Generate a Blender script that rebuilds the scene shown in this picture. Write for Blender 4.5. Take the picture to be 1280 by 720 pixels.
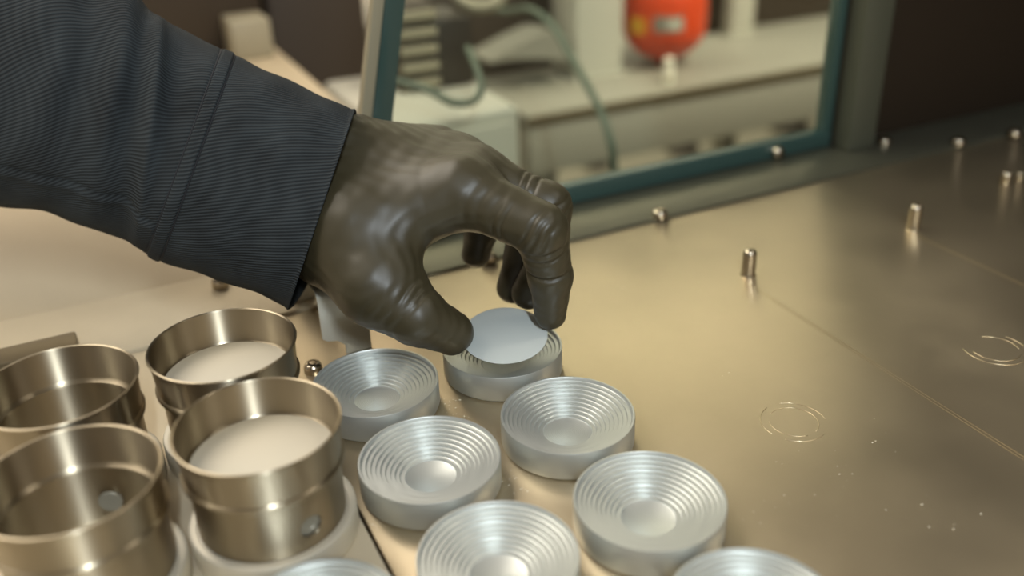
import bpy, bmesh, math, random
import numpy as np
from mathutils import Matrix, Vector

for o in list(bpy.data.objects):
    bpy.data.objects.remove(o)
scene = bpy.context.scene
COL = scene.collection
MM = 0.001                      # everything below is measured in millimetres
random.seed(4)

# ------------------------------------------------------------------ camera
F, PITCH, ROLL, HCAM = 1192.3, .4847, .034, 218.52
_c, _s = math.cos(PITCH), math.sin(PITCH)
_fwd, _right, _down = np.array([0, _c, -_s]), np.array([1, 0, 0.]), np.array([0, -_s, -_c])
_cr, _sr = math.cos(ROLL), math.sin(ROLL)
_M0 = np.array([_cr*_right + _sr*_down, -_sr*_right + _cr*_down, _fwd])
_a = math.atan2(23.5, 50.0)
_RW = np.array([[math.cos(_a), math.sin(_a), 0], [-math.sin(_a), math.cos(_a), 0], [0, 0, 1]])
CAM = _RW @ np.array([4.9, -341.6, HCAM])      # origin = foot of the dish below the filter
MC = _M0 @ _RW.T                               # rows: right, down, forward
def ray(u, v): return MC.T @ np.array([(u-640)/F, (v-360)/F, 1])
def onz(u, v, z=0.): d = ray(u, v); return CAM + d*(z-CAM[2])/d[2]
def ony(u, v, y): d = ray(u, v); return CAM + d*(y-CAM[1])/d[1]
def atd(u, v, t): return CAM + ray(u, v)*t

cd = bpy.data.cameras.new('camera'); cam = bpy.data.objects.new('camera', cd); COL.objects.link(cam)
cd.sensor_width = 36; cd.lens = F/1280*36; cd.clip_start = .01; cd.clip_end = 50
r_, d_, f_ = MC
mw = Matrix(((r_[0], -d_[0], -f_[0], CAM[0]*MM), (r_[1], -d_[1], -f_[1], CAM[1]*MM),
             (r_[2], -d_[2], -f_[2], CAM[2]*MM), (0, 0, 0, 1)))
cam.matrix_world = mw
cd.dof.use_dof = True; cd.dof.focus_distance = .372; cd.dof.aperture_fstop = 4.5
scene.camera = cam

# ------------------------------------------------------------------ world, lights, exposure
w = bpy.data.worlds.new('world'); scene.world = w; w.use_nodes = True
w.node_tree.nodes['Background'].inputs[0].default_value = (1.0, .88, .72, 1)
w.node_tree.nodes['Background'].inputs[1].default_value = .30
def area(name, loc, target, sx, sy, power, color, spread=180):
    l = bpy.data.lights.new(name, 'AREA'); l.shape = 'RECTANGLE'; l.size = sx; l.size_y = sy
    l.energy = power; l.color = color; l.spread = math.radians(spread)
    o = bpy.data.objects.new(name, l); COL.objects.link(o); o.location = loc
    o.rotation_euler = (Vector(target)-Vector(loc)).to_track_quat('-Z', 'Y').to_euler()
    return o
area('ceiling_lamp_front', (-.22, -1.0, .95), (-.05, 0, 0), .04, .4, 13, (.82, .92, 1.0))
area('ceiling_lamp_lab', (-.9, 1.3, 1.9), (.1, .5, 0), 2.2, 1.2, 53, (1.0, .92, .80))
area('bench_fill', (1.2, -.2, 1.5), (1.0, .95, -.3), 1.2, .5, 16, (1.0, .92, .78), 80)  # added fill, no real fixture: lifts the bench front, narrow cone spares the deck
area('lab_wall_fill', (.9, 1.5, 2.1), (.9, 2.3, 1.2), 2.6, .4, 37, (1.0, .95, .87), 110)  # added unseen light: brightens the lab wall so the deck mirrors it
scene.view_settings.view_transform = 'Standard'; scene.view_settings.look = 'None'
scene.view_settings.exposure = 0.0; scene.view_settings.gamma = 1.0
scene.view_settings.use_curve_mapping = False

# ------------------------------------------------------------------ materials
def lin(c):
    return tuple(((x/255)/12.92 if x/255 <= .04045 else ((x/255+.055)/1.055)**2.4) for x in c)
MATS = {}
def mat(name, rgb, rough=.5, metal=0., spec=.5, noise=None, rnoise=None, bump=None, **kw):
    """rgb sRGB; noise=(scale, amount) colour mottling; rnoise=(scale, amount) gloss mottling; bump=(scale, strength, dist_mm)"""
    m = bpy.data.materials.new(name); m.use_nodes = True; nt = m.node_tree; N = nt.nodes; L = nt.links
    b = N['Principled BSDF']; c = lin(rgb)
    b.inputs['Base Color'].default_value = (*c, 1); b.inputs['Roughness'].default_value = rough
    b.inputs['Metallic'].default_value = metal; b.inputs['Specular IOR Level'].default_value = spec
    tc = N.new('ShaderNodeTexCoord')
    def nz(scale, detail=4):
        n = N.new('ShaderNodeTexNoise'); n.inputs['Scale'].default_value = scale; n.inputs['Detail'].default_value = detail
        L.new(tc.outputs['Object'], n.inputs['Vector']); return n
    if noise:
        n = nz(noise[0]); mr = N.new('ShaderNodeMapRange'); mr.inputs[1].default_value = .3; mr.inputs[2].default_value = .7
        mr.inputs[3].default_value = 1-noise[1]; mr.inputs[4].default_value = 1+noise[1]
        L.new(n.outputs['Fac'], mr.inputs[0])
        mx = N.new('ShaderNodeMix'); mx.data_type = 'RGBA'; mx.blend_type = 'MULTIPLY'; mx.inputs['Factor'].default_value = 1
        mx.inputs['A'].default_value = (*c, 1); L.new(mr.outputs[0], mx.inputs['B']); L.new(mx.outputs['Result'], b.inputs['Base Color'])
    if rnoise:
        n = nz(rnoise[0]); mr = N.new('ShaderNodeMapRange'); mr.inputs[1].default_value = .3; mr.inputs[2].default_value = .7
        mr.inputs[3].default_value = rough-rnoise[1]; mr.inputs[4].default_value = rough+rnoise[1]
        L.new(n.outputs['Fac'], mr.inputs[0]); L.new(mr.outputs[0], b.inputs['Roughness'])
    if bump:
        n = nz(bump[0], 5); bp = N.new('ShaderNodeBump'); bp.inputs['Strength'].default_value = bump[1]
        bp.inputs['Distance'].default_value = bump[2]*MM
        L.new(n.outputs['Fac'], bp.inputs['Height']); L.new(bp.outputs[0], b.inputs['Normal'])
    for k, v in kw.items():
        b.inputs[k.replace('_', ' ')].default_value = v
    MATS[name] = m
    return m

M_DECK = mat('brushed_deck', (190, 175, 148), .34, .9, noise=(14, .10), rnoise=(7, .09), bump=(900, .12, .12))
M_DECKL = mat('pale_side_plate', (206, 192, 166), .4, .35, noise=(14, .05), bump=(900, .1, .1))
M_GROOVE = mat('scribe_bright', (215, 200, 168), .3, 1)
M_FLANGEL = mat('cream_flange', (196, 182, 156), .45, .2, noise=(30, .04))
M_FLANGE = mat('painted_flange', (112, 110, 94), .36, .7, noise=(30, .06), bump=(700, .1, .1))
M_STEEL = mat('brushed_steel', (172, 160, 138), .38, 1.0, Anisotropic=.98, Anisotropic_Rotation=.25)
_tn = M_STEEL.node_tree.nodes.new('ShaderNodeTangent'); _tn.direction_type = 'RADIAL'; _tn.axis = 'Z'
M_STEEL.node_tree.links.new(_tn.outputs[0], M_STEEL.node_tree.nodes['Principled BSDF'].inputs['Tangent'])
M_ALU = mat('turned_aluminium', (208, 211, 207), .42, .85, bump=(1500, .12, .08))
M_HOLDER = mat('satin_aluminium', (214, 206, 188), .5, .6)
M_BOLT = mat('bolt_steel', (190, 178, 158), .22, 1)
M_BRACKET = mat('sheet_steel', (200, 196, 182), .42, .25, bump=(900, .1, .1))
M_DARKBAR = mat('dark_steel_bar', (112, 100, 78), .45, .7, bump=(600, .2, .1))
M_FILTER = mat('filter_membrane', (186, 191, 187), .75, 0, .3, bump=(2500, .15, .1))
M_PAPER = mat('filter_paper', (200, 190, 170), .85, 0, .2, bump=(2500, .3, .15))
M_TEAL = mat('green_glass_edge', (56, 78, 73), .25, 0, .6)
M_PALE = mat('pale_seal', (150, 142, 118), .5, 0)
M_POST = mat('grey_post_paint', (78, 78, 64), .5, 0)
M_WALL = mat('dark_panel_paint', (44, 34, 24), .6, 0, .25)
M_WHITE = mat('white_laminate', (186, 181, 164), .5, 0)
M_BENCH = mat('bench_laminate', (136, 131, 116), .45, 0, noise=(3, .04))
M_EDGE = mat('dark_bench_edge', (74, 62, 38), .6, 0)
M_TOP = mat('cream_worktop', (186, 168, 138), .5, 0, noise=(4, .03))
M_MACH = mat('dark_machine', (52, 40, 26), .6, 0)
M_BLACK = mat('black_plastic', (34, 27, 18), .5, 0)
M_GREY = mat('grey_metal', (142, 138, 124), .4, .3)
M_ORANGE = mat('orange_plastic', (206, 64, 14), .45, 0)
M_YELLOW = mat('yellow_label', (214, 160, 36), .6, 0)
M_HOSE = mat('green_hose', (72, 86, 70), .45, 0)
M_CREAM = mat('cream_cable', (152, 142, 118), .5, 0)
M_LABW = mat('lab_wall_paint', (214, 205, 186), .8, 0)
M_FLOOR = mat('lab_floor', (140, 132, 112), .5, 0, noise=(2, .05))
M_SPECK = mat('white_crumb', (236, 228, 206), .7, 0)
M_THREAD = mat('dark_thread', (26, 26, 30), .8, 0)
M_GLOVE = mat('black_nitrile', (60, 54, 37), .44, 0, .5, noise=(120, .05), bump=(2200, .10, .15))

# aluminium gets concentric turning marks, radius taken from the object's own axis
def ring_bump(m, period_mm, strength):
    nt = m.node_tree; N = nt.nodes; L = nt.links; b = N['Principled BSDF']
    tc = N.new('ShaderNodeTexCoord'); sp = N.new('ShaderNodeSeparateXYZ'); L.new(tc.outputs['Object'], sp.inputs[0])
    cx = N.new('ShaderNodeCombineXYZ'); L.new(sp.outputs[0], cx.inputs[0]); L.new(sp.outputs[1], cx.inputs[1])
    ln = N.new('ShaderNodeVectorMath'); ln.operation = 'LENGTH'; L.new(cx.outputs[0], ln.inputs[0])
    mu = N.new('ShaderNodeMath'); mu.operation = 'MULTIPLY'; mu.inputs[1].default_value = 2*math.pi/(period_mm*MM); L.new(ln.outputs['Value'], mu.inputs[0])
    si = N.new('ShaderNodeMath'); si.operation = 'SINE'; L.new(mu.outputs[0], si.inputs[0])
    bp = N.new('ShaderNodeBump'); bp.inputs['Strength'].default_value = strength; bp.inputs['Distance'].default_value = .1*MM
    L.new(si.outputs[0], bp.inputs['Height'])
    if b.inputs['Normal'].is_linked: L.new(b.inputs['Normal'].links[0].from_socket, bp.inputs['Normal'])
    L.new(bp.outputs[0], b.inputs['Normal'])
ring_bump(M_ALU, .7, .12)

# clear pane: mostly see-through, a little reflection and green tint
M_GLASS = bpy.data.materials.new('clear_glass'); M_GLASS.use_nodes = True
_n = M_GLASS.node_tree.nodes; _l = M_GLASS.node_tree.links; _n.clear()
_o = _n.new('ShaderNodeOutputMaterial'); _mx = _n.new('ShaderNodeMixShader'); _t = _n.new('ShaderNodeBsdfTransparent'); _g = _n.new('ShaderNodeBsdfGlossy')
_t.inputs[0].default_value = (.93, .97, .94, 1); _g.inputs['Roughness'].default_value = .02
_mx.inputs[0].default_value = .045
_l.new(_t.outputs[0], _mx.inputs[1]); _l.new(_g.outputs[0], _mx.inputs[2]); _l.new(_mx.outputs[0], _o.inputs[0])

# twill cloth (UV: u = millimetres around the sleeve, v = millimetres along it)
M_TWILL = mat('navy_twill', (44, 52, 64), .85, 0, .2)
def twill(m, c1, c2):
    nt = m.node_tree; N = nt.nodes; L = nt.links; b = N['Principled BSDF']
    uv = N.new('ShaderNodeUVMap'); sp = N.new('ShaderNodeSeparateXYZ'); L.new(uv.outputs[0], sp.inputs[0])
    def mth(op, a, bb=None, k=None):
        n = N.new('ShaderNodeMath'); n.operation = op; L.new(a, n.inputs[0])
        if bb is not None: L.new(bb, n.inputs[1])
        elif k is not None: n.inputs[1].default_value = k
        return n.outputs[0]
    s = mth('ADD', mth('MULTIPLY', sp.outputs[0], k=2*math.pi/1.35), mth('MULTIPLY', sp.outputs[1], k=-2*math.pi/1.35*.42))
    si = mth('SINE', s)
    nz = N.new('ShaderNodeTexNoise'); nz.inputs['Scale'].default_value = .05; nz.inputs['Detail'].default_value = 6; L.new(uv.outputs[0], nz.inputs['Vector'])
    f = mth('ADD', mth('MULTIPLY', si, k=.28), mth('MULTIPLY', nz.outputs['Fac'], k=1.0))
    mx = N.new('ShaderNodeMix'); mx.data_type = 'RGBA'; mx.inputs['A'].default_value = (*lin(c1), 1); mx.inputs['B'].default_value = (*lin(c2), 1)
    L.new(f, mx.inputs['Factor']); L.new(mx.outputs['Result'], b.inputs['Base Color'])
    bp = N.new('ShaderNodeBump'); bp.inputs['Strength'].default_value = .55; bp.inputs['Distance'].default_value = .25*MM
    L.new(si, bp.inputs['Height']); L.new(bp.outputs[0], b.inputs['Normal'])
twill(M_TWILL, (20, 22, 24), (55, 61, 64))

# ------------------------------------------------------------------ builders
def mesh(name, V, Fc, m, smooth=True):
    me = bpy.data.meshes.new(name); me.from_pydata((np.asarray(V, float)*MM).tolist(), [], [list(map(int, f)) for f in Fc])
    me.materials.append(m)
    me.polygons.foreach_set('use_smooth', [smooth]*len(me.polygons)); me.update()
    return me
def link(name, me, parent=None, loc=(0, 0, 0)):
    o = bpy.data.objects.new(name, me); COL.objects.link(o); o.location = Vector(loc)*MM
    if parent: o.parent = parent
    return o
def tag(o, label=None, cat=None, group=None, kind=None):
    if label: o['label'] = label
    if cat: o['category'] = cat
    if group: o['group'] = group
    if kind: o['kind'] = kind
    return o
def thing(name, label, cat, loc, group=None):
    return tag(link(name, None, None, loc), label, cat, group)
def lathe(name, prof, m, seg=96, smooth=True, sharp=None):
    V, Fc = [], []; n = len(prof)
    th = np.linspace(0, 2*np.pi, seg, endpoint=False)
    rows = []
    for r, z in prof:
        if r <= 1e-6: rows.append([len(V)]); V.append((0, 0, z))
        else:
            rows.append(list(range(len(V), len(V)+seg)))
            V += [(r*math.cos(t), r*math.sin(t), z) for t in th]
    for i in range(n-1):
        a, b = rows[i], rows[i+1]
        for k in range(seg):
            k2 = (k+1) % seg
            if len(a) == 1: Fc.append((a[0], b[k2], b[k]))
            elif len(b) == 1: Fc.append((a[k], a[k2], b[0]))
            else: Fc.append((a[k], a[k2], b[k2], b[k]))
    me = mesh(name, V, Fc, m, smooth)
    if sharp is not None: me.set_sharp_from_angle(angle=math.radians(sharp))
    return me
def box(name, lo, hi, m, bevel=.6, seg=2, rel=(0, 0, 0)):
    bm = bmesh.new(); bmesh.ops.create_cube(bm, size=1)
    for v in bm.verts:
        v.co = Vector([(lo[i]+hi[i])/2 + v.co[i]*(hi[i]-lo[i]) - rel[i] for i in range(3)])*MM
    if bevel: bmesh.ops.bevel(bm, geom=bm.edges[:], offset=bevel*MM, segments=seg, affect='EDGES', profile=.5)
    me = bpy.data.meshes.new(name); bm.to_mesh(me); bm.free(); me.materials.append(m)
    me.polygons.foreach_set('use_smooth', [True]*len(me.polygons)); me.set_sharp_from_angle(angle=math.radians(40))
    return me
def prism(name, poly, axis, lo, hi, m, bevel=.4, rel=(0, 0, 0)):
    """poly: 2-D outline in the two axes other than `axis`, extruded lo..hi along axis"""
    ax = [i for i in range(3) if i != axis]; bm = bmesh.new(); rows = []
    for h in (lo, hi):
        row = []
        for p in poly:
            c = [0, 0, 0]; c[ax[0]] = p[0]; c[ax[1]] = p[1]; c[axis] = h
            row.append(bm.verts.new(Vector([c[i]-rel[i] for i in range(3)])*MM))
        rows.append(row)
    n = len(poly)
    bm.faces.new(rows[0]); bm.faces.new(rows[1])
    for i in range(n): bm.faces.new((rows[0][i], rows[0][(i+1) % n], rows[1][(i+1) % n], rows[1][i]))
    bmesh.ops.recalc_face_normals(bm, faces=bm.faces[:])
    if bevel: bmesh.ops.bevel(bm, geom=bm.edges[:], offset=bevel*MM, segments=2, affect='EDGES', profile=.5)
    me = bpy.data.meshes.new(name); bm.to_mesh(me); bm.free(); me.materials.append(m)
    me.polygons.foreach_set('use_smooth', [True]*len(me.polygons)); me.set_sharp_from_angle(angle=math.radians(40))
    return me
def catmull(P, n):
    P = np.asarray(P, float); Q = np.vstack([2*P[0]-P[1], P, 2*P[-1]-P[-2]]); out = []
    for i in range(len(P)-1):
        p0, p1, p2, p3 = Q[i:i+4]
        for t in np.linspace(0, 1, n, endpoint=False):
            out.append(.5*((2*p1)+(-p0+p2)*t+(2*p0-5*p1+4*p2-p3)*t*t+(-p0+3*p1-3*p2+p3)*t**3))
    out.append(P[-1]); return np.array(out)
def tube(name, P, r, m, seg=10, rel=(0, 0, 0), closed=False):
    P = np.asarray(P, float)-np.asarray(rel, float); n = len(P); V, Fc = [], []
    rr = np.broadcast_to(np.asarray(r, float), (n,))
    T = np.gradient(P, axis=0); T /= np.linalg.norm(T, axis=1)[:, None]
    up = np.array([0, 0, 1.]) if abs(T[0][2]) < .9 else np.array([1., 0, 0])
    N_ = np.cross(T[0], up); N_ /= np.linalg.norm(N_)
    for i in range(n):
        N_ = N_-T[i]*(N_@T[i]); N_ /= np.linalg.norm(N_); B_ = np.cross(T[i], N_)
        for k in range(seg):
            t = 2*math.pi*k/seg; V.append(P[i]+rr[i]*(math.cos(t)*N_+math.sin(t)*B_))
    for i in range(n-1):
        for k in range(seg):
            Fc.append((i*seg+k, i*seg+(k+1) % seg, (i+1)*seg+(k+1) % seg, (i+1)*seg+k))
    if not closed:
        Fc.append(tuple(range(seg))[::-1]); Fc.append(tuple(range((n-1)*seg, n*seg)))
    return mesh(name, V, Fc, m)

# ------------------------------------------------------------------ the machine: deck, flange, panels
deck = tag(link('machine_deck', box('machine_deck', (-81.9, -430, -12), (620, 97, 0), M_DECK, .35)), kind='structure')
tag(link('machine_deck_side', box('machine_deck_side', (-620, -430, -12), (-83.0, 91.5, 0), M_DECKL, .35)), kind='structure')
tag(link('deck_base', box('deck_base', (-620, -430, -40), (620, 139, -13), M_WALL, 0)), kind='structure')
# scribed lines: two hairlines each, standing a hair proud like the burr of the cut
for x, y1 in ((138.2, 12), (250.5, 14)):
    for dx in (-.75, .75):
        link('scribe_line', box('scribe_line', (x+dx-.13, -428, -.02), (x+dx+.13, y1, .07), M_GROOVE, 0), deck)
def arc(r, a0, a1, cx, cy):
    t = np.radians(np.linspace(a0, a1, 24)); return np.stack([cx+r*np.cos(t), cy+r*np.sin(t), 0*t+.03], 1)
for cx, cy, arcs in ((81.5, -87.2, ((12.4, -20, 75), (12.4, 105, 190), (12.4, 215, 290), (9.3, -70, 118), (9.3, 150, 262))),
                     (191, -86.5, ((13, 150, 285), (10, 165, 300), (10, -30, 70), (13, -20, 20)))):
    for r, a0, a1 in arcs:
        link('scribe_arc', tube('scribe_arc', arc(r, a0, a1, cx, cy), .16, M_GROOVE, 6), deck)

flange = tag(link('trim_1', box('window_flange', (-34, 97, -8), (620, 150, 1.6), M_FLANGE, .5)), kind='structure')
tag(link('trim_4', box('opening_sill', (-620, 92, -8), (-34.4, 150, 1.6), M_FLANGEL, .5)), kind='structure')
def bolt_mesh(name, r, h, m=M_BOLT):
    p = [(0, h), (r*.34, h), (r*.36, h*.72), (r*.5, h*.72), (r*.52, h*.98), (r*.8, h*.9), (r*.97, h*.6), (r, h*.3), (r, 0)]
    return lathe(name, p[::-1], m, 24, True, 50)
BOLT = bolt_mesh('bolt', 4.6, 4.2)
def bolt(u, v, z, label, me=BOLT):
    p = onz(u, v, z+1); return tag(link('socket_bolt', me, None, (p[0], p[1], z)), label, 'bolt', 'bolts on the window flange')
bolt(610, 322, 1.6, 'round bolt head on the flange seen through the gap under the gloved fingers')
bolt(825, 268, 1.6, 'round bolt head on the dark flange below the glass pane, centre of the flange')
bolt(1105, 177, 1.6, 'small bright bolt just right of the foot of the grey post')
bolt(1198, 178, 1.6, 'dim bolt in the dark corner, middle of three by the dark panel')
bolt(1268, 167, 1.6, 'dim bolt in the dark corner, furthest right on the flange')
p = onz(276, 358, 1.6)
tag(link('socket_bolt', bolt_mesh('bolt_tall', 4.2, 5.5), None, (p[0], p[1], 1.6)), 'small bolt peeking out under the lower edge of the jacket cuff', 'bolt', 'bolts on the window flange')
p = onz(385, 466, 0)
tag(link('socket_bolt', bolt_mesh('bolt_deck', 4.0, 4.5), None, (p[0]+2.5, p[1], 0)), 'bolt on the deck between steel cup and the stepped dish by the bracket', 'bolt', 'deck bolts')

# deck locating pins
PIN = lathe('locating_pin', [(0, 14), (1.2, 13.9), (2.3, 13.4), (3.1, 12.4), (3.4, 11), (3.4, 1.2), (3.9, 0)][::-1], M_BOLT, 32)
PIN2 = lathe('locating_pin_small', [(0, 8), (1.4, 7.8), (2.4, 7), (2.7, 5.8), (2.7, 0)][::-1], M_BOLT, 24)
for (u, v, me, lb) in ((935, 343, PIN, 'short steel locating pin on the open deck, nearer to the dishes'),
                       (1141, 285, PIN, 'short steel locating pin at the head of the far scribed line'),
                       (1256, 230, PIN2, 'small pin in the dark right corner, larger of the close pair'),
                       (1273, 228, PIN2, 'small pin in the dark right corner, at the picture edge')):
    p = onz(u, v); o = tag(link('locating_pin', me, None, (p[0], p[1], 0)), lb, 'pin', 'locating pins on the deck')
    if lb.endswith('edge'): o.scale = (.7, .7, .8)

# crumbs of dust between the dishes
V, Fc = [], []
def crumb(x, y, r):
    k = len(V)
    for dx, dy, dz in ((r, 0, .2), (-.5*r, .8*r, .2), (-.6*r, -.7*r, .2), (0, 0, r)):
        V.append((x+dx, y+dy, dz*1.0 if dz != r else r*.9))
    Fc.extend(((k, k+1, k+3), (k+1, k+2, k+3), (k+2, k, k+3), (k, k+2, k+1)))
for (u, v, n, s) in ((560, 505, 16, 9), (575, 520, 10, 8), (640, 598, 9, 6), (655, 612, 5, 5), (470, 655, 5, 6), (775, 360, 3, 3), (905, 470, 2, 4),
                     (1000, 600, 10, 26), (1080, 560, 8, 30), (1150, 640, 8, 40), (960, 640, 6, 20), (780, 690, 3, 8)):
    for _ in range(n):
        q = onz(u+random.gauss(0, s), v+random.gauss(0, s*.6)); crumb(q[0], q[1], random.uniform(.18, .5))
tag(link('dust_crumbs', mesh('dust_crumbs', V, Fc, M_SPECK, False)), 'white dust crumbs scattered over the metal deck', 'dust', kind='stuff')

# glass pane with green edges; the left edge leans
YG = 139.0
tl = [ony(474, 75, YG), ony(466, 150, YG)]; tr = [ony(499, 75, YG), ony(491, 150, YG)]; pl = [ony(460, 75, YG), ony(452, 150, YG)]
def xat(pp, z): k = (pp[0][0]-pp[1][0])/(pp[0][2]-pp[1][2]); return pp[1][0]+k*(z-pp[1][2])
ZT = 330.; XR = 306.0
pane = tag(thing('window_1', None, None, (150, YG, 1.6)), kind='structure')
rel = (150, YG, 1.6)
link('pane', prism('pane', [(xat(tr, 2), 2), (XR-8, 2), (XR-8, ZT), (xat(tr, ZT), ZT)], 1, YG+2.5, YG+6.5, M_GLASS, 0, rel), pane)
link('bottom_edge', prism('bottom_edge', [(xat(tl, 1.6), 1.6), (XR, 1.6), (XR, 12.6), (xat(tl, 12.6), 12.6)], 1, YG, YG+9, M_TEAL, .6, rel), pane)
link('side_edge', prism('side_edge', [(xat(tl, 12.6), 12.6), (xat(tr, 12.6), 12.6), (xat(tr, ZT), ZT), (xat(tl, ZT), ZT)], 1, YG, YG+9, M_TEAL, .6, rel), pane)
link('side_edge', prism('side_edge', [(XR-6.5, 12.6), (XR, 12.6), (XR, ZT), (XR-6.5, ZT)], 1, YG, YG+9, M_TEAL, .6, rel), pane)
link('seal_strip', prism('seal_strip', [(xat(pl, 1.6), 1.6), (xat(tl, 1.6), 1.6), (xat(tl, ZT), ZT), (xat(pl, ZT), ZT)], 1, YG+1, YG+8, M_PALE, .6, rel), pane)
p = ony(970, 190, YG)
o = tag(link('pane_clip_bolt', bolt_mesh('clip_bolt', 4.4, 5)), 'bright bolt on the green lower edge of the glass pane', 'bolt', 'bolts on the window flange')
o.location = Vector((p[0], YG, max(p[2], 6)))*MM; o.rotation_euler = (math.radians(90), 0, 0)

# post and dark panel to the right
p0, p1 = ony(1066, 150, 124), ony(1098, 150, 124)
tag(link('trim_2', box('window_post', (p0[0], 124, 1.6), (p1[0], 150, 420), M_POST, 1.5)), kind='structure')
tag(link('trim_3', box('post_jamb', (XR+1, 138.5, 1.6), (p0[0]+3, 152, 420), M_WALL, .5)), kind='structure')
ZC = 560.
tag(link('wall_back', box('wall_back', (p1[0]-2, 139, 1.6), (620, 150, ZC), M_WALL, .5)), kind='structure')
tag(link('wall_right', box('wall_right', (612, -430, 0), (624, 139, ZC), M_WALL, .5)), kind='structure')
tag(link('ceiling', box('ceiling', (-60, -140, ZC), (624, 150, ZC+12), M_WALL, .5)), kind='structure')

# dark bar lying on the flange at the far left
e = onz(94, 413, 8)
bar = thing('clamp_bar', 'dark steel bar lying along the flange behind the steel cups at left', 'bar', (-300, 112, 0))
link('bar', box('bar', (-620, e[1]-15, 1.6), (e[0], e[1], 8), M_DARKBAR, 1.0, rel=(-300, 112, 0)), bar)
link('lip', box('lip', (-620, e[1]-26, 0.1), (e[0]-14, e[1]-15, 5), M_DARKBAR, .8, rel=(-300, 112, 0)), bar)

# bent sheet bracket behind the stepped dish
yb = 44.
B_ = lambda u, v: ony(u, v, yb)
bx0, bx1 = B_(400, 400)[0], B_(461, 400)[0]
nx0 = B_(432, 430)[0]
zt, zs = B_(430, 372)[2], B_(430, 422)[2]
root = thing('bent_bracket', 'bent sheet-metal bracket standing behind the stepped dish under the glove', 'bracket', ((bx0+bx1)/2, yb, 0))
relb = ((bx0+bx1)/2, yb, 0)
out = [(nx0, 0.), (bx1, 0.), (bx1, zt), (bx0, zt), (bx0, zs+1.5), (bx0+2, zs), (nx0-3, zs-1), (nx0, zs-4)]
link('upright', prism('upright', out, 1, yb, yb+1.4, M_BRACKET, .25, relb), root)
arcp = []
R0 = 5.0
for t in np.linspace(0, 90, 9): arcp.append((yb+R0-R0*math.cos(math.radians(t)), zt+R0*math.sin(math.radians(t))))
arcp.append((101, zt+R0))
inn = [(y+ (1.4 if i < 9 else 0)*math.cos(math.radians(min(i, 8)*90/8)), z-1.4*math.sin(math.radians(min(i, 8)*90/8))) for i, (y, z) in enumerate(arcp)]
link('strap', prism('strap', arcp+inn[::-1], 0, bx0, bx0+ (bx1-bx0)*.55, M_BRACKET, 0, relb), root)
link('rear_leg', box('rear_leg', (bx0, 99.6, 1.7), (bx0+(bx1-bx0)*.55, 101, zt+R0-.6), M_BRACKET, .2, rel=relb), root)

# ------------------------------------------------------------------ dishes
HD = 11.7
prof = [(0, 0), (24.2, 0), (24.7, .5), (25, 1.2), (25, HD-.25), (24.85, HD), (24.2, HD)]
n = 9; r, z = 23.9, HD-.5
dr, dz = (23.9-9.4)/n, (HD-.5-3.6)/n
for i in range(n):
    prof += [(r, z), (r-.12, z-dz*.85), (r-.3, z-dz), (r-dr+.1, z-dz)]
    r -= dr; z -= dz
prof += [(9.2, z), (9.0, z-.5), (8.6, z-.7), (0, z-.7)]
DISH = lathe('stepped_dish', prof, M_ALU, 112, True, 32)
G = 'stepped aluminium dishes on the deck'
for (x, y, lb) in ((0, 0, 'stepped aluminium dish directly under the white disc held by the glove'),
                   (-55.8, 0, 'stepped aluminium dish just in front of the bent bracket, beside a steel cup'),
                   (-54.8, -55.4, 'stepped aluminium dish right of the holed steel cup, in the middle of the dishes'),
                   (.4, -55.4, 'stepped aluminium dish next in front of the one under the white disc'),
                   (.9, -109.6, 'stepped aluminium dish at the right of the dishes, large and whole'),
                   (-54, -109.8, 'stepped aluminium dish cut by the lower picture edge, centre'),
                   (.8, -163.5, 'stepped aluminium dish at the lower right, only its back rim in view'),
                   (-110, -110, 'stepped aluminium dish below the holed cup, only a sliver of rim in view')):
    o = tag(link('stepped_dish', DISH, None, (x, y, 0)), lb, 'dish', G)
    o.rotation_euler.z = random.uniform(0, 6)

# ------------------------------------------------------------------ steel cups on holders
HOLD = lathe('cup_holder', [(0, 0), (26.2, 0), (26.9, .6), (27.2, 1.6), (27.2, 8.9), (26.9, 9.5), (26.2, 9.8), (24.5, 9.7), (24.2, 9.2), (21.0, 9.2), (20.6, 5), (0, 5)], M_HOLDER, 96, True, 35)
CUPZ = 9.3; ZR = 45-CUPZ
cp = [(22.9, 0), (23.6, 0), (23.8, .4), (23.8, 18.6), (24.1, 19.4), (25.0, 20.0), (25.6, 20.8), (25.7, 21.6), (25.4, 22.3), (24.9, 22.7), (24.8, 23.2), (25.5, ZR-1.4),
      (26.1, ZR-.9), (26.3, ZR-.4), (26.15, ZR-.05), (25.7, ZR+.05), (25.3, ZR-.2), (25.15, ZR-.8), (24.3, 22.8), (24.0, 22.2), (23.2, 21.6), (22.7, 21.3), (22.6, 20.6), (22.9, 19.6), (22.9, 0)]
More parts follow.
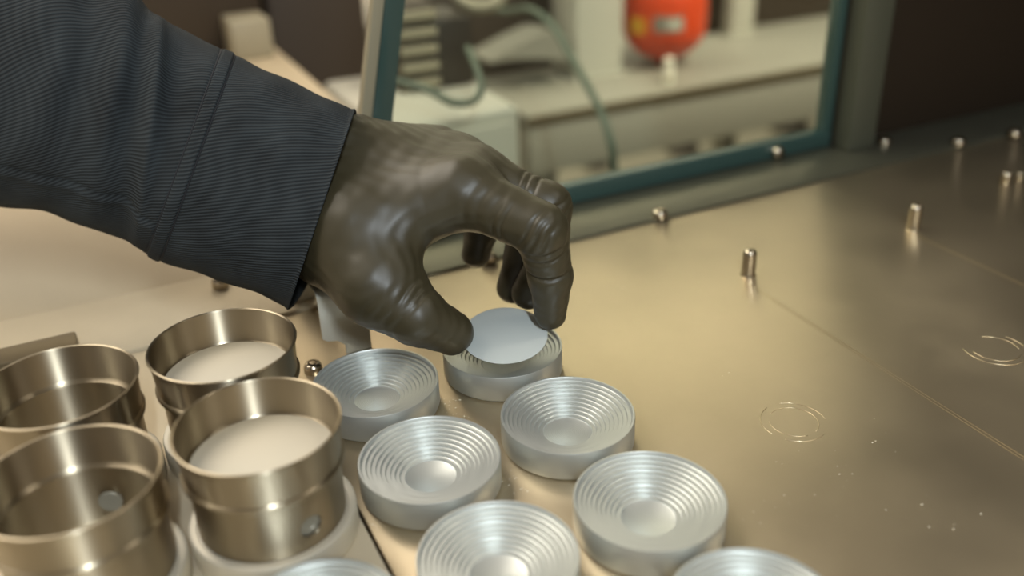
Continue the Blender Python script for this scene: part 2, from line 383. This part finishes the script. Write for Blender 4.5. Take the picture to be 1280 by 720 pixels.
def cup_mesh(name, hole_deg):
    me = lathe(name, cp, M_STEEL, 128, True, None)
    bm = bmesh.new(); bm.from_mesh(me); bmesh.ops.remove_doubles(bm, verts=bm.verts[:], dist=1e-7); bmesh.ops.recalc_face_normals(bm, faces=bm.faces[:]); bm.to_mesh(me); bm.free()
    o = bpy.data.objects.new('tmp', me); COL.objects.link(o)
    bm = bmesh.new(); t = math.radians(hole_deg)
    rot = Matrix.Rotation(t, 4, 'Z') @ Matrix.Rotation(math.pi/2, 4, 'Y')
    bmesh.ops.create_cone(bm, cap_ends=True, segments=40, radius1=3.9*MM, radius2=3.9*MM, depth=12*MM,
                          matrix=Matrix.Translation(Vector((24*math.cos(t), 24*math.sin(t), 8.2))*MM) @ rot)
    cm = bpy.data.meshes.new('cut'); bm.to_mesh(cm); bm.free()
    c = bpy.data.objects.new('cut', cm); COL.objects.link(c)
    md = o.modifiers.new('b', 'BOOLEAN'); md.object = c; md.operation = 'DIFFERENCE'; md.solver = 'EXACT'
    dg = bpy.context.evaluated_depsgraph_get(); res = bpy.data.meshes.new_from_object(o.evaluated_get(dg))
    bpy.data.objects.remove(o); bpy.data.objects.remove(c)
    res.polygons.foreach_set('use_smooth', [True]*len(res.polygons)); res.set_sharp_from_angle(angle=math.radians(38))
    res.name = name
    return res
def hole_dir(x, y, u, v):   # angle at which the hole in the lower band faces pixel (u, v)
    best = None
    for t in range(0, 360):
        P = np.array([x+24*math.cos(math.radians(t)), y+24*math.sin(math.radians(t)), CUPZ+8.2])
        q = MC @ (P-CAM); uu = 640+F*q[0]/q[2]; vv = 360+F*q[1]/q[2]; e_ = (uu-u)**2+(vv-v)**2
        if best is None or e_ < best[0]: best = (e_, t)
    return best[1]
PAPER = lathe('paper_disc', [(0, 0), (22.9, 0), (23.1, .15), (23.0, .35), (0, .45)], M_PAPER, 96)
PLUG = lathe('hole_plug', [(0, -.45), (3.7, -.45), (3.8, -.35), (3.8, .35), (3.7, .45), (2.2, .45), (2.0, .2), (0, .2)], M_GREY, 32, True, 40)
CG, HG = 'steel cups standing in holders', 'aluminium holders under the steel cups'
for (x, y, hd, paper, lb, hl) in (
        (-110, -55, (390, 657), True, 'steel cup with white paper disc and a round hole in front', 'pale aluminium holder ring under the steel cup with the round hole in front'),
        (-110, 0, None, True, 'steel cup with white paper disc, behind the others near the bracket', 'pale holder ring under the back cup with white paper disc'),
        (-165, 0, None, False, 'empty steel cup at the left picture edge in front of the dark bar', 'holder ring under the empty steel cup in front of the dark bar'),
        (-165, -55.5, (141, 620), False, 'empty steel cup in the lower left corner, hole seen inside its far wall', 'holder ring under the empty cup in the lower left corner')):
    tag(link('cup_holder', HOLD, None, (x, y, 0)), hl, 'holder', HG)
    c = thing('steel_cup', lb, 'cup', (x, y, CUPZ), CG)
    ang = hole_dir(x, y, *hd) if hd else 200
    link('cup_body', cup_mesh('cup_body', ang), c)
    if hd:
        t = math.radians(ang); pg = link('hole_plug', PLUG, c, (22.0*math.cos(t), 22.0*math.sin(t), 8.2)); pg.rotation_euler = (0, math.pi/2, t)
    if paper:
        tag(link('paper_disc', PAPER, None, (x, y, CUPZ+22.1)), 'white paper disc lying inside the '+('front holed steel cup' if y < -10 else 'back steel cup near the bracket'), 'filter', 'paper discs in the cups')

# ------------------------------------------------------------------ the disc held by the glove
fc = atd(631, 418.5, 388)
fn = Vector((0, 0, 1)); vdir = Vector(CAM-fc).normalized(); fn = (fn*.86+vdir*.20).normalized()
fd = link('filter_disc', lathe('filter_disc', [(0, -.25), (17.2, -.25), (17.45, -.1), (17.45, .1), (17.2, .25), (0, .25)], M_FILTER, 96), None, fc)
fd.rotation_euler = fn.to_track_quat('Z', 'Y').to_euler()
tag(fd, 'round white membrane disc pinched between gloved thumb and index finger', 'filter')

# ------------------------------------------------------------------ gloved hand: one surface grown from a distance field
J = dict(
    index=[(578, 240, 378, 12.5), (676, 287, 366, 10.3), (688, 345, 378, 8.6), (688, 392, 388, 6.6)],
    middle=[(596, 224, 394, 12), (684, 258, 386, 9.8), (686, 325, 402, 8.6), (660, 366, 408, 7.2)],
    ring=[(574, 207, 408, 11.5), (662, 262, 408, 9.2), (655, 318, 418, 8.2), (641, 359, 420, 7.2)],
    pinky=[(543, 194, 420, 11), (604, 254, 430, 8.2), (602, 288, 436, 7.4), (595, 317, 438, 6.6)],
    thumb=[(438, 272, 388, 16), (473, 355, 375, 14.2), (522, 396, 372, 11.2), (564, 416, 379, 8.9)])
WR = [(408, 236, 398), (330, 205, 408), (260, 175, 412)]
PJ = {k: [(atd(u, v, d), r) for u, v, d, r in c] for k, c in J.items()}
VD = MC[2]; RT = MC[0]; UP = -MC[1]
def hand_field(X):
    def cone(a, b, r1, r2):
        ab = b-a; pa = X-a; t = np.clip((pa@ab)/(ab@ab), 0, 1)
        return np.linalg.norm(pa-t[:, None]*ab, axis=1)-(r1+(r2-r1)*t)
    def smin(a, b, k):
        h = np.clip(.5+.5*(b-a)/k, 0, 1); return b*(1-h)+a*h-k*h*(1-h)
    w0 = atd(*WR[0])
    def W(du, dv, dd): return atd(WR[0][0]+du, WR[0][1]+dv, WR[0][2]+dd)
    # palm: one cone per metacarpal, spread at the wrist
    fan = dict(index=(14, 36, -4), middle=(20, 4, 0), ring=(24, -26, 4), pinky=(26, -46, 8))
    palm = None
    for k in ('index', 'middle', 'ring', 'pinky'):
        e_, r_e = PJ[k][0]
        c_ = cone(W(*fan[k]), e_, 15.5 if k != 'pinky' else 13, r_e+.3)
        palm = c_ if palm is None else smin(palm, c_, 15)
    # wrist and forearm (oval: two cones side by side)
    for (dv, dd) in ((-44, 4), (-10, 0), (24, -1), (52, 0)):
        a = W(6-dv*.25, dv, dd); b = atd(WR[2][0], WR[2][1]+dv, WR[2][2]+dd)
        palm = smin(palm, cone(a, b, 14, 15), 10)
    # heel of the thumb and the web between thumb and index
    palm = smin(palm, cone(W(6, 74, -2), PJ['thumb'][1][0], 14.5, 13), 20)
    palm = smin(palm, cone(atd(455, 282, 381), atd(540, 262, 377), 14, 10), 10)
    out = palm
    for k, ch in PJ.items():
        fg = None
        for (a, r1), (b, r2) in zip(ch[:-1], ch[1:]):
            c_ = cone(a, b, r1, r2); fg = c_ if fg is None else smin(fg, c_, 2.5)
        out = np.minimum(out, smin(palm, fg, 15 if k == 'thumb' else 7))
    # glove creases: short grooves across the joints, on the side turned to the light
    def crease(u, v, d, tang, offs, amp, wid, spread):
        c = atd(u, v, d); t = tang/np.linalg.norm(tang); D = X-c; s = D@t
        b_ = np.cross(t, VD); s = s+.5*np.sin((D@b_)*.42+u*.7)
        env = np.exp(-(np.einsum('ij,ij->i', D, D)-s*s)/(2*spread**2))
        g = np.zeros(len(X))
        for o_ in offs: g += np.exp(-((s-o_)/wid)**2)
        return 1.45*amp*g*env
    ix = [p_[0] for p_ in PJ['index']]; th = [p_[0] for p_ in PJ['thumb']]; md = [p_[0] for p_ in PJ['middle']]
    t1 = ix[1]-ix[0]; t2 = ix[2]-ix[1]; t3 = ix[3]-ix[2]
    out += crease(640, 288, 362, t1, (-7, -3.5), .5, .9, 4.6)
    out += crease(672, 300, 356, t1+t2*.6, (-5, -1, 2.6), .7, .8, 5.2)
    out += crease(690, 326, 362, t2, (-2.5, 1), .6, .7, 6)
    out += crease(690, 351, 368, t3, (0,), .9, .7, 8)
    out += crease(664, 232, 384, md[1]-md[0], (-4, -1, 3), .6, .9, 6)
    out += crease(700, 262, 380, md[2]-md[1], (-3, 1), .6, .8, 6)
    out += crease(604, 258, 366, t1, (-5, 0, 6), .25, 1.6, 8)
    tt = th[2]-th[1]
    out += crease(522, 366, 364, tt, (-3, 0.5, 3), .6, .9, 5)
    out += crease(480, 395, 362, tt, (-6, -2, 2, 6), .3, 1.2, 8)
    # stretch folds running out of the cuff
    ax = atd(*WR[0])-atd(*WR[2]); L_ = np.linalg.norm(ax); ax = ax/L_
    D = X-w0; s = D@ax; ang = np.arctan2(D@UP, D@VD)
    env = 1/(1+np.exp((s-3)/3.5))
    out += env*(.32*np.sin(ang*17+s*.08)+.22*np.sin(ang*29+1.3+s*.15)+.25*np.sin(s*.9+ang*3))
    out += .14*np.sin(X[:, 0]*.45+1)*np.sin(X[:, 1]*.5)*np.sin(X[:, 2]*.42+2)+.08*np.sin(X@np.array([.9, .7, -.8])+np.sin(X[:, 2]*.3)*2)
    return out
def surface_nets(fn, lo, hi, h):
    nx, ny, nz = [int(math.ceil((hi[i]-lo[i])/h))+1 for i in range(3)]
    gx, gy, gz = [lo[i]+h*np.arange(n_) for i, n_ in enumerate((nx, ny, nz))]
    A = np.empty((nx, ny, nz), np.float32)
    YZ = np.stack(np.meshgrid(gy, gz, indexing='ij'), -1).reshape(-1, 2)
    for i0 in range(0, nx, 16):
        xs = gx[i0:i0+16]
        X = np.concatenate([np.concatenate([np.full((len(YZ), 1), x), YZ], 1) for x in xs])
        A[i0:i0+16] = fn(X).reshape(len(xs), ny, nz)
    ins = A < 0
    cnt = np.zeros((nx-1, ny-1, nz-1), np.uint8); cor = [(i, j, k) for i in (0, 1) for j in (0, 1) for k in (0, 1)]
    for i, j, k in cor: cnt += ins[i:nx-1+i, j:ny-1+j, k:nz-1+k]
    act = (cnt > 0) & (cnt < 8); idx = -np.ones(act.shape, np.int64); ci = np.argwhere(act); idx[act] = np.arange(len(ci))
    acc = np.zeros((len(ci), 3)); num = np.zeros(len(ci))
    for a in cor:
        for d in range(3):
            if a[d] == 1: continue
            b = list(a); b[d] = 1
            va = A[ci[:, 0]+a[0], ci[:, 1]+a[1], ci[:, 2]+a[2]]; vb = A[ci[:, 0]+b[0], ci[:, 1]+b[1], ci[:, 2]+b[2]]
            m = (va < 0) != (vb < 0); t = np.where(m, va/np.where(m, va-vb, 1), 0)
            pt = np.tile(np.array(a, float), (len(ci), 1)); pt[:, d] = t
            acc[m] += pt[m]; num[m] += 1
    V = np.array(lo)+h*(ci+acc/num[:, None])
    Q = []
    for d in range(3):
        e1, e2 = [(1, 2), (2, 0), (0, 1)][d]
        sl0 = [slice(None)]*3; sl1 = [slice(None)]*3; sl0[d] = slice(0, -1); sl1[d] = slice(1, None)
        s0 = ins[tuple(sl0)]; s1 = ins[tuple(sl1)]; ed = np.argwhere(s0 != s1)
        ok = (ed[:, e1] > 0) & (ed[:, e2] > 0) & (ed[:, e1] < A.shape[e1]-1) & (ed[:, e2] < A.shape[e2]-1); ed = ed[ok]
        def cell(o1, o2):
            c = ed.copy(); c[:, e1] -= o1; c[:, e2] -= o2; return idx[c[:, 0], c[:, 1], c[:, 2]]
        q = np.stack([cell(1, 1), cell(0, 1), cell(0, 0), cell(1, 0)], 1)
        fl = ~s0[ed[:, 0], ed[:, 1], ed[:, 2]]; q[fl] = q[fl][:, ::-1]
        Q.append(q)
    Q = np.concatenate(Q)
    for _ in range(2):                                  # settle the points on the field
        e = .25; f0 = fn(V); g = np.stack([(fn(V+e*np.eye(3)[i])-fn(V-e*np.eye(3)[i]))/(2*e) for i in range(3)], 1)
        V = V-(f0/np.maximum((g*g).sum(1), .3))[:, None]*g*.8
    return V, Q
pts = np.array([p_ for c in PJ.values() for p_, _ in c]+[atd(*WR[0]), atd(300, 190, 410)])
lo, hi = pts.min(0)-24, pts.max(0)+24
hv, hq = surface_nets(hand_field, lo, hi, .85)

person = thing('person', "arm in navy twill jacket sleeve and black glove pinching a white disc", 'person', atd(*WR[0]))
prel = atd(*WR[0])
glove = link('glove', mesh('glove', hv-prel, hq, M_GLOVE), person)
glove['label'] = 'tight black nitrile glove, thumb and index finger closed on a disc'

# ------------------------------------------------------------------ sleeve: lofted tube, double-stitched cuff
ST = [  # top pixel, bottom pixel, distance, depth half-width / height half-width
    ((443, 140), (361, 384), 398, .72), ((400, 119), (312, 363), 400, .71), ((345, 94), (258, 345), 402, .69), ((294, 70), (201, 326), 405, .66), ((277, 62), (183, 318), 406, .66),
    ((216, 32), (146, 296), 411, .68), ((172, -4), (80, 272), 417, .70), ((110, -50), (0, 258), 425, .72), ((-20, -110), (-120, 236), 440, .75), ((-220, -190), (-300, 170), 470, .78)]
T_ = np.array([atd(*a, d) for a, b, d, k in ST]); Bt = np.array([atd(*b, d) for a, b, d, k in ST])
Cn = (T_+Bt)/2; Hv = (T_-Bt)/2; KK = np.array([k for *_, k in ST])
SUB = 24
Cs, Hs, Ks = catmull(Cn, SUB), catmull(Hv, SUB), np.interp(np.arange((len(ST)-1)*SUB+1)/SUB, np.arange(len(ST)), KK)
arcl = np.concatenate([[0], np.cumsum(np.linalg.norm(np.diff(Cs, axis=0), axis=1))])
S_SEAM = arcl[3*SUB]; S_SEAM2 = arcl[4*SUB]
NA = 220
def ring(i, off=0.):
    """one cross-section; angle 0 = top, pi/2 = side facing the camera"""
    c, hvec, k = Cs[i], Hs[i], Ks[i]; R = np.linalg.norm(hvec); up = hvec/R
    axd = Cs[min(i+1, len(Cs)-1)]-Cs[max(i-1, 0)]; axd /= np.linalg.norm(axd)
    side = CAM-c; side = side-up*(side@up); side /= np.linalg.norm(side)
    t = np.linspace(0, 2*math.pi, NA, endpoint=False); s = arcl[i]
    # superellipse-like section
    ct, st = np.cos(t), np.sin(t); y_ = np.sign(ct)*np.abs(ct)**.92*R; x_ = np.sign(st)*np.abs(st)**.9*R*k
    # folds
    dsp = np.zeros(NA)
    near = np.exp(-((t-1.5)/1.1)**2)
    g = lambda c_, w_: np.exp(-((s-c_)/w_)**2)
    dsp += -2.6*g(S_SEAM2+13+7*ct.mean(), 7)*np.exp(-((t-1.15)/.55)**2)
    sk = s-10*np.cos(t)                                  # folds run obliquely round the arm
    dsp += 1.6*near*(1.9*np.exp(-((sk-(S_SEAM2+19))/4.5)**2)-2.1*np.exp(-((sk-(S_SEAM2+30))/6)**2)+1.7*np.exp(-((sk-(S_SEAM2+43))/7)**2)-1.6*np.exp(-((sk-(S_SEAM2+62))/9)**2))
    dsp += .9*np.sin(s*.11+3*t)*np.clip((s-S_SEAM2)/15, 0, 1)+.35*np.sin(s*.23-4*t+1)
    dsp += -1.0*np.exp(-((s-S_SEAM*.55)/9)**2)*np.exp(-((t-1.7)/.5)**2)
    # stitched seams: band slightly raised, grooves at its borders
    band = 1/(1+np.exp(-(s-S_SEAM)*3))*1/(1+np.exp((s-S_SEAM2)*3))
    dsp += .55*band-.8*np.exp(-((s-S_SEAM)/.7)**2)-.7*np.exp(-((s-S_SEAM2)/.7)**2)
    dsp += .9*np.exp(-((s-0)/1.1)**2)                    # rolled hem
    # lengthwise seam low on the near side
    ln = np.clip((s-S_SEAM2)/3, 0, 1)
    dsp += ln*(.9*np.exp(-((t-2.35)/.05)**2)-.9*np.exp(-((t-2.29)/.02)**2))
    nx_ = x_/np.hypot(x_, y_); ny_ = y_/np.hypot(x_, y_)
    P = c+np.outer(y_+(dsp+off)*ny_, up)+np.outer(x_+(dsp+off)*nx_, side)
    skew = np.exp(-s/40)*7.0*np.minimum(0, np.sin(t))               # far side of the cuff reaches a little further out
    P = P+np.outer(skew, axd)
    return P
def loft(name, rows, uvs, m, rel):
    V = np.concatenate(rows)-rel; Fc = []; n = len(rows)
    for i in range(n-1):
        for k in range(NA):
            k2 = (k+1) % NA; Fc.append((i*NA+k, (i+1)*NA+k, (i+1)*NA+k2, i*NA+k2))
    me = mesh(name, V, Fc, m)
    ul = me.uv_layers.new(name='UVMap'); li = np.empty(len(me.loops), np.int64); me.loops.foreach_get('vertex_index', li)
    i_, k_ = li//NA, li % NA
    kk = k_.astype(float); first = (np.arange(len(li)) % 4); wrap = (k_ == 0) & (first >= 2); kk[wrap] = NA
    uv = np.stack([kk/NA*250., np.asarray(uvs)[i_]], 1); ul.data.foreach_set('uv', uv.ravel())
    return me
iseam = 3*SUB
sleeve = thing('jacket_sleeve', None, None, (0, 0, 0)); sleeve.parent = person
cuff_rows = [ring(i, -1.6) for i in range(iseam, -1, -1)]+[ring(0, -.2)]+[ring(i) for i in range(0, iseam+1)]
cuff_uv = [arcl[i] for i in range(iseam, -1, -1)]+[arcl[0]]+[arcl[i] for i in range(0, iseam+1)]
link('cuff', loft('cuff', cuff_rows, cuff_uv, M_TWILL, prel), sleeve)
body_rows = [ring(i) for i in range(iseam, len(Cs))]
link('sleeve_body', loft('sleeve_body', body_rows, [arcl[i] for i in range(iseam, len(Cs))], M_TWILL, prel), sleeve)
for ii in (iseam, 4*SUB):
    rr_ = ring(ii, .05); rr_ = np.vstack([rr_, rr_[:1]])
    link('seam_thread', tube('seam_thread', rr_-prel, .38, M_THREAD, 6, closed=True), sleeve)

# ------------------------------------------------------------------ the lab beyond the glass (all out of focus)
tag(link('floor', box('floor', (-4000, -1500, -790), (4000, 4500, -760), M_FLOOR, 0)), kind='structure')
tag(link('wall_lab', box('wall_lab', (-3000, 2300, -760), (4000, 2340, 2400), M_LABW, 0)), kind='structure')
# cream worktop outside the opening
wt = thing('side_worktop', 'cream worktop outside the opening beneath the sleeve', 'worktop', (-400, 300, -760))
wr = (-400, 300, -760); wx = onz(452, 150, -2)[0]
link('top', box('top', (-1300, 151, -26), (wx, 760, -2), M_TOP, 2, rel=wr), wt)
for (x, y) in ((-1270, 320), (wx-50, 320), (-1270, 720), (wx-50, 720)):
    link('leg', box('leg', (x, y, -760), (x+40, y+40, -26), M_GREY, 2, rel=wr), wt)
# bench
YB, ZB = 700., -142.
bn = thing('lab_bench', 'long pale lab bench with dark edge seen through the glass', 'bench', (900, 1000, -760)); br = (900, 1000, -760)
xb = ony(662, 150, YB)[0]
link('bench_top', box('bench_top', (xb, YB+4, ZB-14), (2100, 1500, ZB), M_BENCH, 1, rel=br), bn)
link('edge_band', box('edge_band', (xb-2, YB, ZB-14), (2100, YB+4, ZB-1), M_EDGE, .5, rel=br), bn)
link('apron', box('apron', (xb, YB+2, ZB-78), (2100, YB+22, ZB-14), M_BENCH, 1, rel=br), bn)
for x in (xb+10, 1250, 2040):
    for y in (YB+30, 1440):
        link('leg', box('leg', (x, y, -760), (x+45, y+45, ZB-14), M_GREY, 2, rel=br), bn)
def onbench(u, v): return onz(u, v, ZB)
# white post and slimmer post on the bench
def upright(name, u0, u1, vb, hgt, dep, m, lb, cat):
    a, b = onbench(u0, vb), onbench(u1, vb); y = (a[1]+b[1])/2; x0 = ony(u0, vb, y)[0]; x1 = ony(u1, vb, y)[0]
    t = thing(name, lb, cat, ((x0+x1)/2, y, ZB)); rl = ((x0+x1)/2, y, ZB)
    link('column', box('column', (x0, y, ZB+3), (x1, y+dep, ZB+hgt), m, 2, rel=rl), t)
    link('foot_plate', box('foot_plate', (x0-2, y-2, ZB), (x1+2, y+dep+2, ZB+3), m, .8, rel=rl), t)
upright('white_column', 720, 777, 97, 520, 70, M_WHITE, 'wide white column standing on the bench left of the orange canister', 'column')
upright('slim_column', 914, 941, 44, 480, 26, M_WHITE, 'slim white column on the bench right of the orange canister', 'column')
# orange canister on a tapered foot
pb = onbench(828, 80); cn = thing('orange_canister', 'round orange canister with yellow tag and grey label on the bench', 'canister', pb); 
k = np.linalg.norm(pb-CAM)/F*.98
R_ = 50*k; h0 = 8*k
pf = [(0, 0), (6*k, 0), (7*k, 3*k), (10*k, h0)]
for t in np.linspace(-75, 0, 12): pf.append((R_*math.cos(math.radians(t)), h0+R_*.8+R_*.8*math.sin(math.radians(t))))
top = h0+R_*.8
pf += [(R_, top+30*k), (R_*.96, top+44*k), (R_*.8, top+58*k), (R_*.4, top+66*k), (R_*.36, top+84*k), (R_*.3, top+88*k), (0, top+88*k)]
link('body', lathe('canister_body', pf, M_ORANGE, 48), cn)
def patch(name, az0, az1, z0, z1, m):
    base = math.degrees(math.atan2(CAM[1]-pb[1], CAM[0]-pb[0])); V, Fc = [], []; n_ = 10
    for i in range(n_+1):
        t = math.radians(base+az0+(az1-az0)*i/n_)
        for z_ in (z0, z1):
            for r_a in (R_-1, R_+1.2): V.append((r_a*math.cos(t), r_a*math.sin(t), z_))
    for i in range(n_):
        a = 4*i
        Fc += [(a+1, a+5, a+7, a+3), (a, a+2, a+6, a+4), (a, a+4, a+5, a+1), (a+2, a+3, a+7, a+6)]
    Fc += [(0, 1, 3, 2), (4*n_, 4*n_+2, 4*n_+3, 4*n_+1)]
    return link(name, mesh(name, V, Fc, m, False), cn)
patch('grey_label', -14, 26, top+2*k, top+20*k, M_GREY)
patch('white_label', 4, 24, top+5*k, top+17*k, M_WHITE)
patch('yellow_tag', -50, -26, top-2*k, top+16*k, M_YELLOW)
pv = onz(835, 104, ZB); hv_ = 30
vi = thing('white_vial', 'small white vial on the bench in front of the orange canister', 'vial', pv)
link('vial_body', lathe('vial_body', [(0, 0), (6.2, 0), (6.8, 1), (6.8, 24), (5.5, 27)], M_SPECK, 24), vi)
link('vial_cap', lathe('vial_cap', [(5.6, 27), (6.4, 27.2), (6.4, 33), (5.8, 34), (0, 34)], M_SPECK, 24), vi)

# white cabinet in front of the bench
cx0, cx1 = ony(480, 170, 420)[0], ony(653, 170, 420)[0]; zc = ony(560, 150, 420)[2]
cb = thing('white_cabinet', 'white cabinet left of the bench, behind the glove', 'cabinet', ((cx0+cx1)/2, 520, -760)); rl = ((cx0+cx1)/2, 520, -760)
link('body', box('body', (cx0, 424, -760), (cx1, 600, zc), M_WHITE, 6, 3, rel=rl), cb)
link('door', box('door', (cx0+8, 419, -740), (cx1-8, 424, zc-12), M_WHITE, 1.5, rel=rl), cb)
link('handle', box('handle', (cx1-30, 411, -260), (cx1-24, 419, -200), M_GREY, 1, rel=rl), cb)

def block(name, u0, u1, v0, v1, y, dep, m, lb, cat, slats=0, grille=None, base=None):
    """a piece of equipment whose front face at distance y spans these pixels"""
    a, b = ony(u0, v1, y), ony(u1, v0, y); z1 = max(ony(u0, v0, y)[2], b[2]); z0 = a[2] if base is None else base
    rl = ((a[0]+b[0])/2, y, z0); t = thing(name, lb, cat, rl)
    link('housing', box('housing', (a[0], y, z0), (b[0], y+dep, z1), m, 3, rel=rl), t)
    for i in range(slats):
        zz = z0+(z1-z0)*(i+.5)/slats
        link('slat', box('slat', (a[0]+3, y-6, zz-4), (b[0]-3, y, zz+4), grille or M_GREY, 1, rel=rl), t)
    return t
block('dark_analyser', 585, 722, -120, 78, 900, 300, M_MACH, 'dark brown instrument on the bench behind the curved grey cover', 'instrument', base=ZB)
block('black_power_unit', 545, 590, 25, 112, 510, 60, M_BLACK, 'narrow black upright box beside the stack of pale trays', 'box', base=zc)
block('tray_stack', 500, 546, 10, 112, 515, 70, M_MACH, 'rack of pale trays right behind the glass edge', 'rack', slats=5, grille=M_CREAM, base=zc)
# curved grey cover lying in front of the dark instrument
cu = []
for i in range(15):
    t = i/14; a = ony(612+ (712-612)*t, 79-4*math.sin(t*math.pi)-3*t, 800); cu.append(a)
cu = np.array(cu); tp = cu.copy(); tp[:, 2] += 36*np.interp(np.arange(15)/14, (0, .3, .7, .85, 1), (.06, .42, .95, 1, .85))
poly = [(q[0], q[2]) for q in cu]+[(q[0], q[2]) for q in tp[::-1]]
tag(link('curved_cover', prism('curved_cover', poly, 1, 800, 860, M_GREY, 0)), 'curved pale grey cover in front of the dark instrument', 'cover')
# hoses
h1 = [atd(u, v, d) for u, v, d in ((600, 2, 1150), (630, 14, 1080), (662, 12, 1020), (690, 32, 980), (712, 68, 940), (733, 105, 900), (752, 142, 880), (764, 180, 870), (768, 214, 880), (772, 260, 900))]
tag(link('green_hose', tube('green_hose', catmull(h1, 8), 3.8, M_HOSE)), 'green hose hanging down across the bench edge', 'hose')
h2 = [atd(u, v, d) for u, v, d in ((470, 92, 800), (505, 104, 790), (535, 112, 780), (565, 128, 770), (592, 126, 775), (602, 108, 785), (596, 86, 800), (585, 60, 830))]
tag(link('green_hose', tube('green_hose', catmull(h2, 8), 3.2, M_HOSE)), 'thin green hose looping over the white cabinet', 'hose')
t = np.linspace(0, 2*math.pi, 40, endpoint=True); c0 = atd(600, -18, 900); 
h3 = [c0+RT*(32*.75*math.cos(a))+UP*(27*.75*math.sin(a)) for a in t]
tag(link('cream_cable_loop', tube('cream_cable_loop', np.array(h3), 6, M_CREAM, closed=True)), 'cream cable loop hanging at the top of the view', 'cable')
# left of the pane: dark equipment and pale boxes on the cream worktop
block('dark_equipment', 150, 300, -160, 48, 640, 250, M_MACH, 'dark brown equipment above the sleeve at upper left', 'equipment', base=-2)
block('brown_equipment', 348, 440, -150, 100, 700, 250, M_MACH, 'dark brown equipment left of the glass edge', 'equipment', base=-500)
block('pale_carton', 292, 338, 28, 62, 600, 50, M_CREAM, 'small pale carton on the worktop between dark machines', 'box', base=-2)
block('dark_cabinet', 868, 1150, -160, 44, onz(950, 44, ZB)[1]+50, 150, M_MACH, 'dark cabinet standing at the back of the bench behind the slim column', 'cabinet', base=ZB)
# things on the floor below the bench
for (u, v, r, lb) in ((852, 188, 46, 'dark bundle on the floor below the bench, middle of three'), (745, 207, 36, 'dark bundle on the floor beside the green hose'), (985, 160, 56, 'dark bundle on the floor below the bench, nearest the post')):
    q = onz(u, v, -760); 
    pr = [(0, 0), (r, 0), (r*1.15, r*.25), (r*1.05, r*.55), (r*.6, r*.8), (r*.25, r*.86), (0, r*.84)]
    tag(link('floor_bundle', lathe('floor_bundle', pr, M_MACH, 28), None, q), lb, 'bundle', 'dark bundles under the bench')
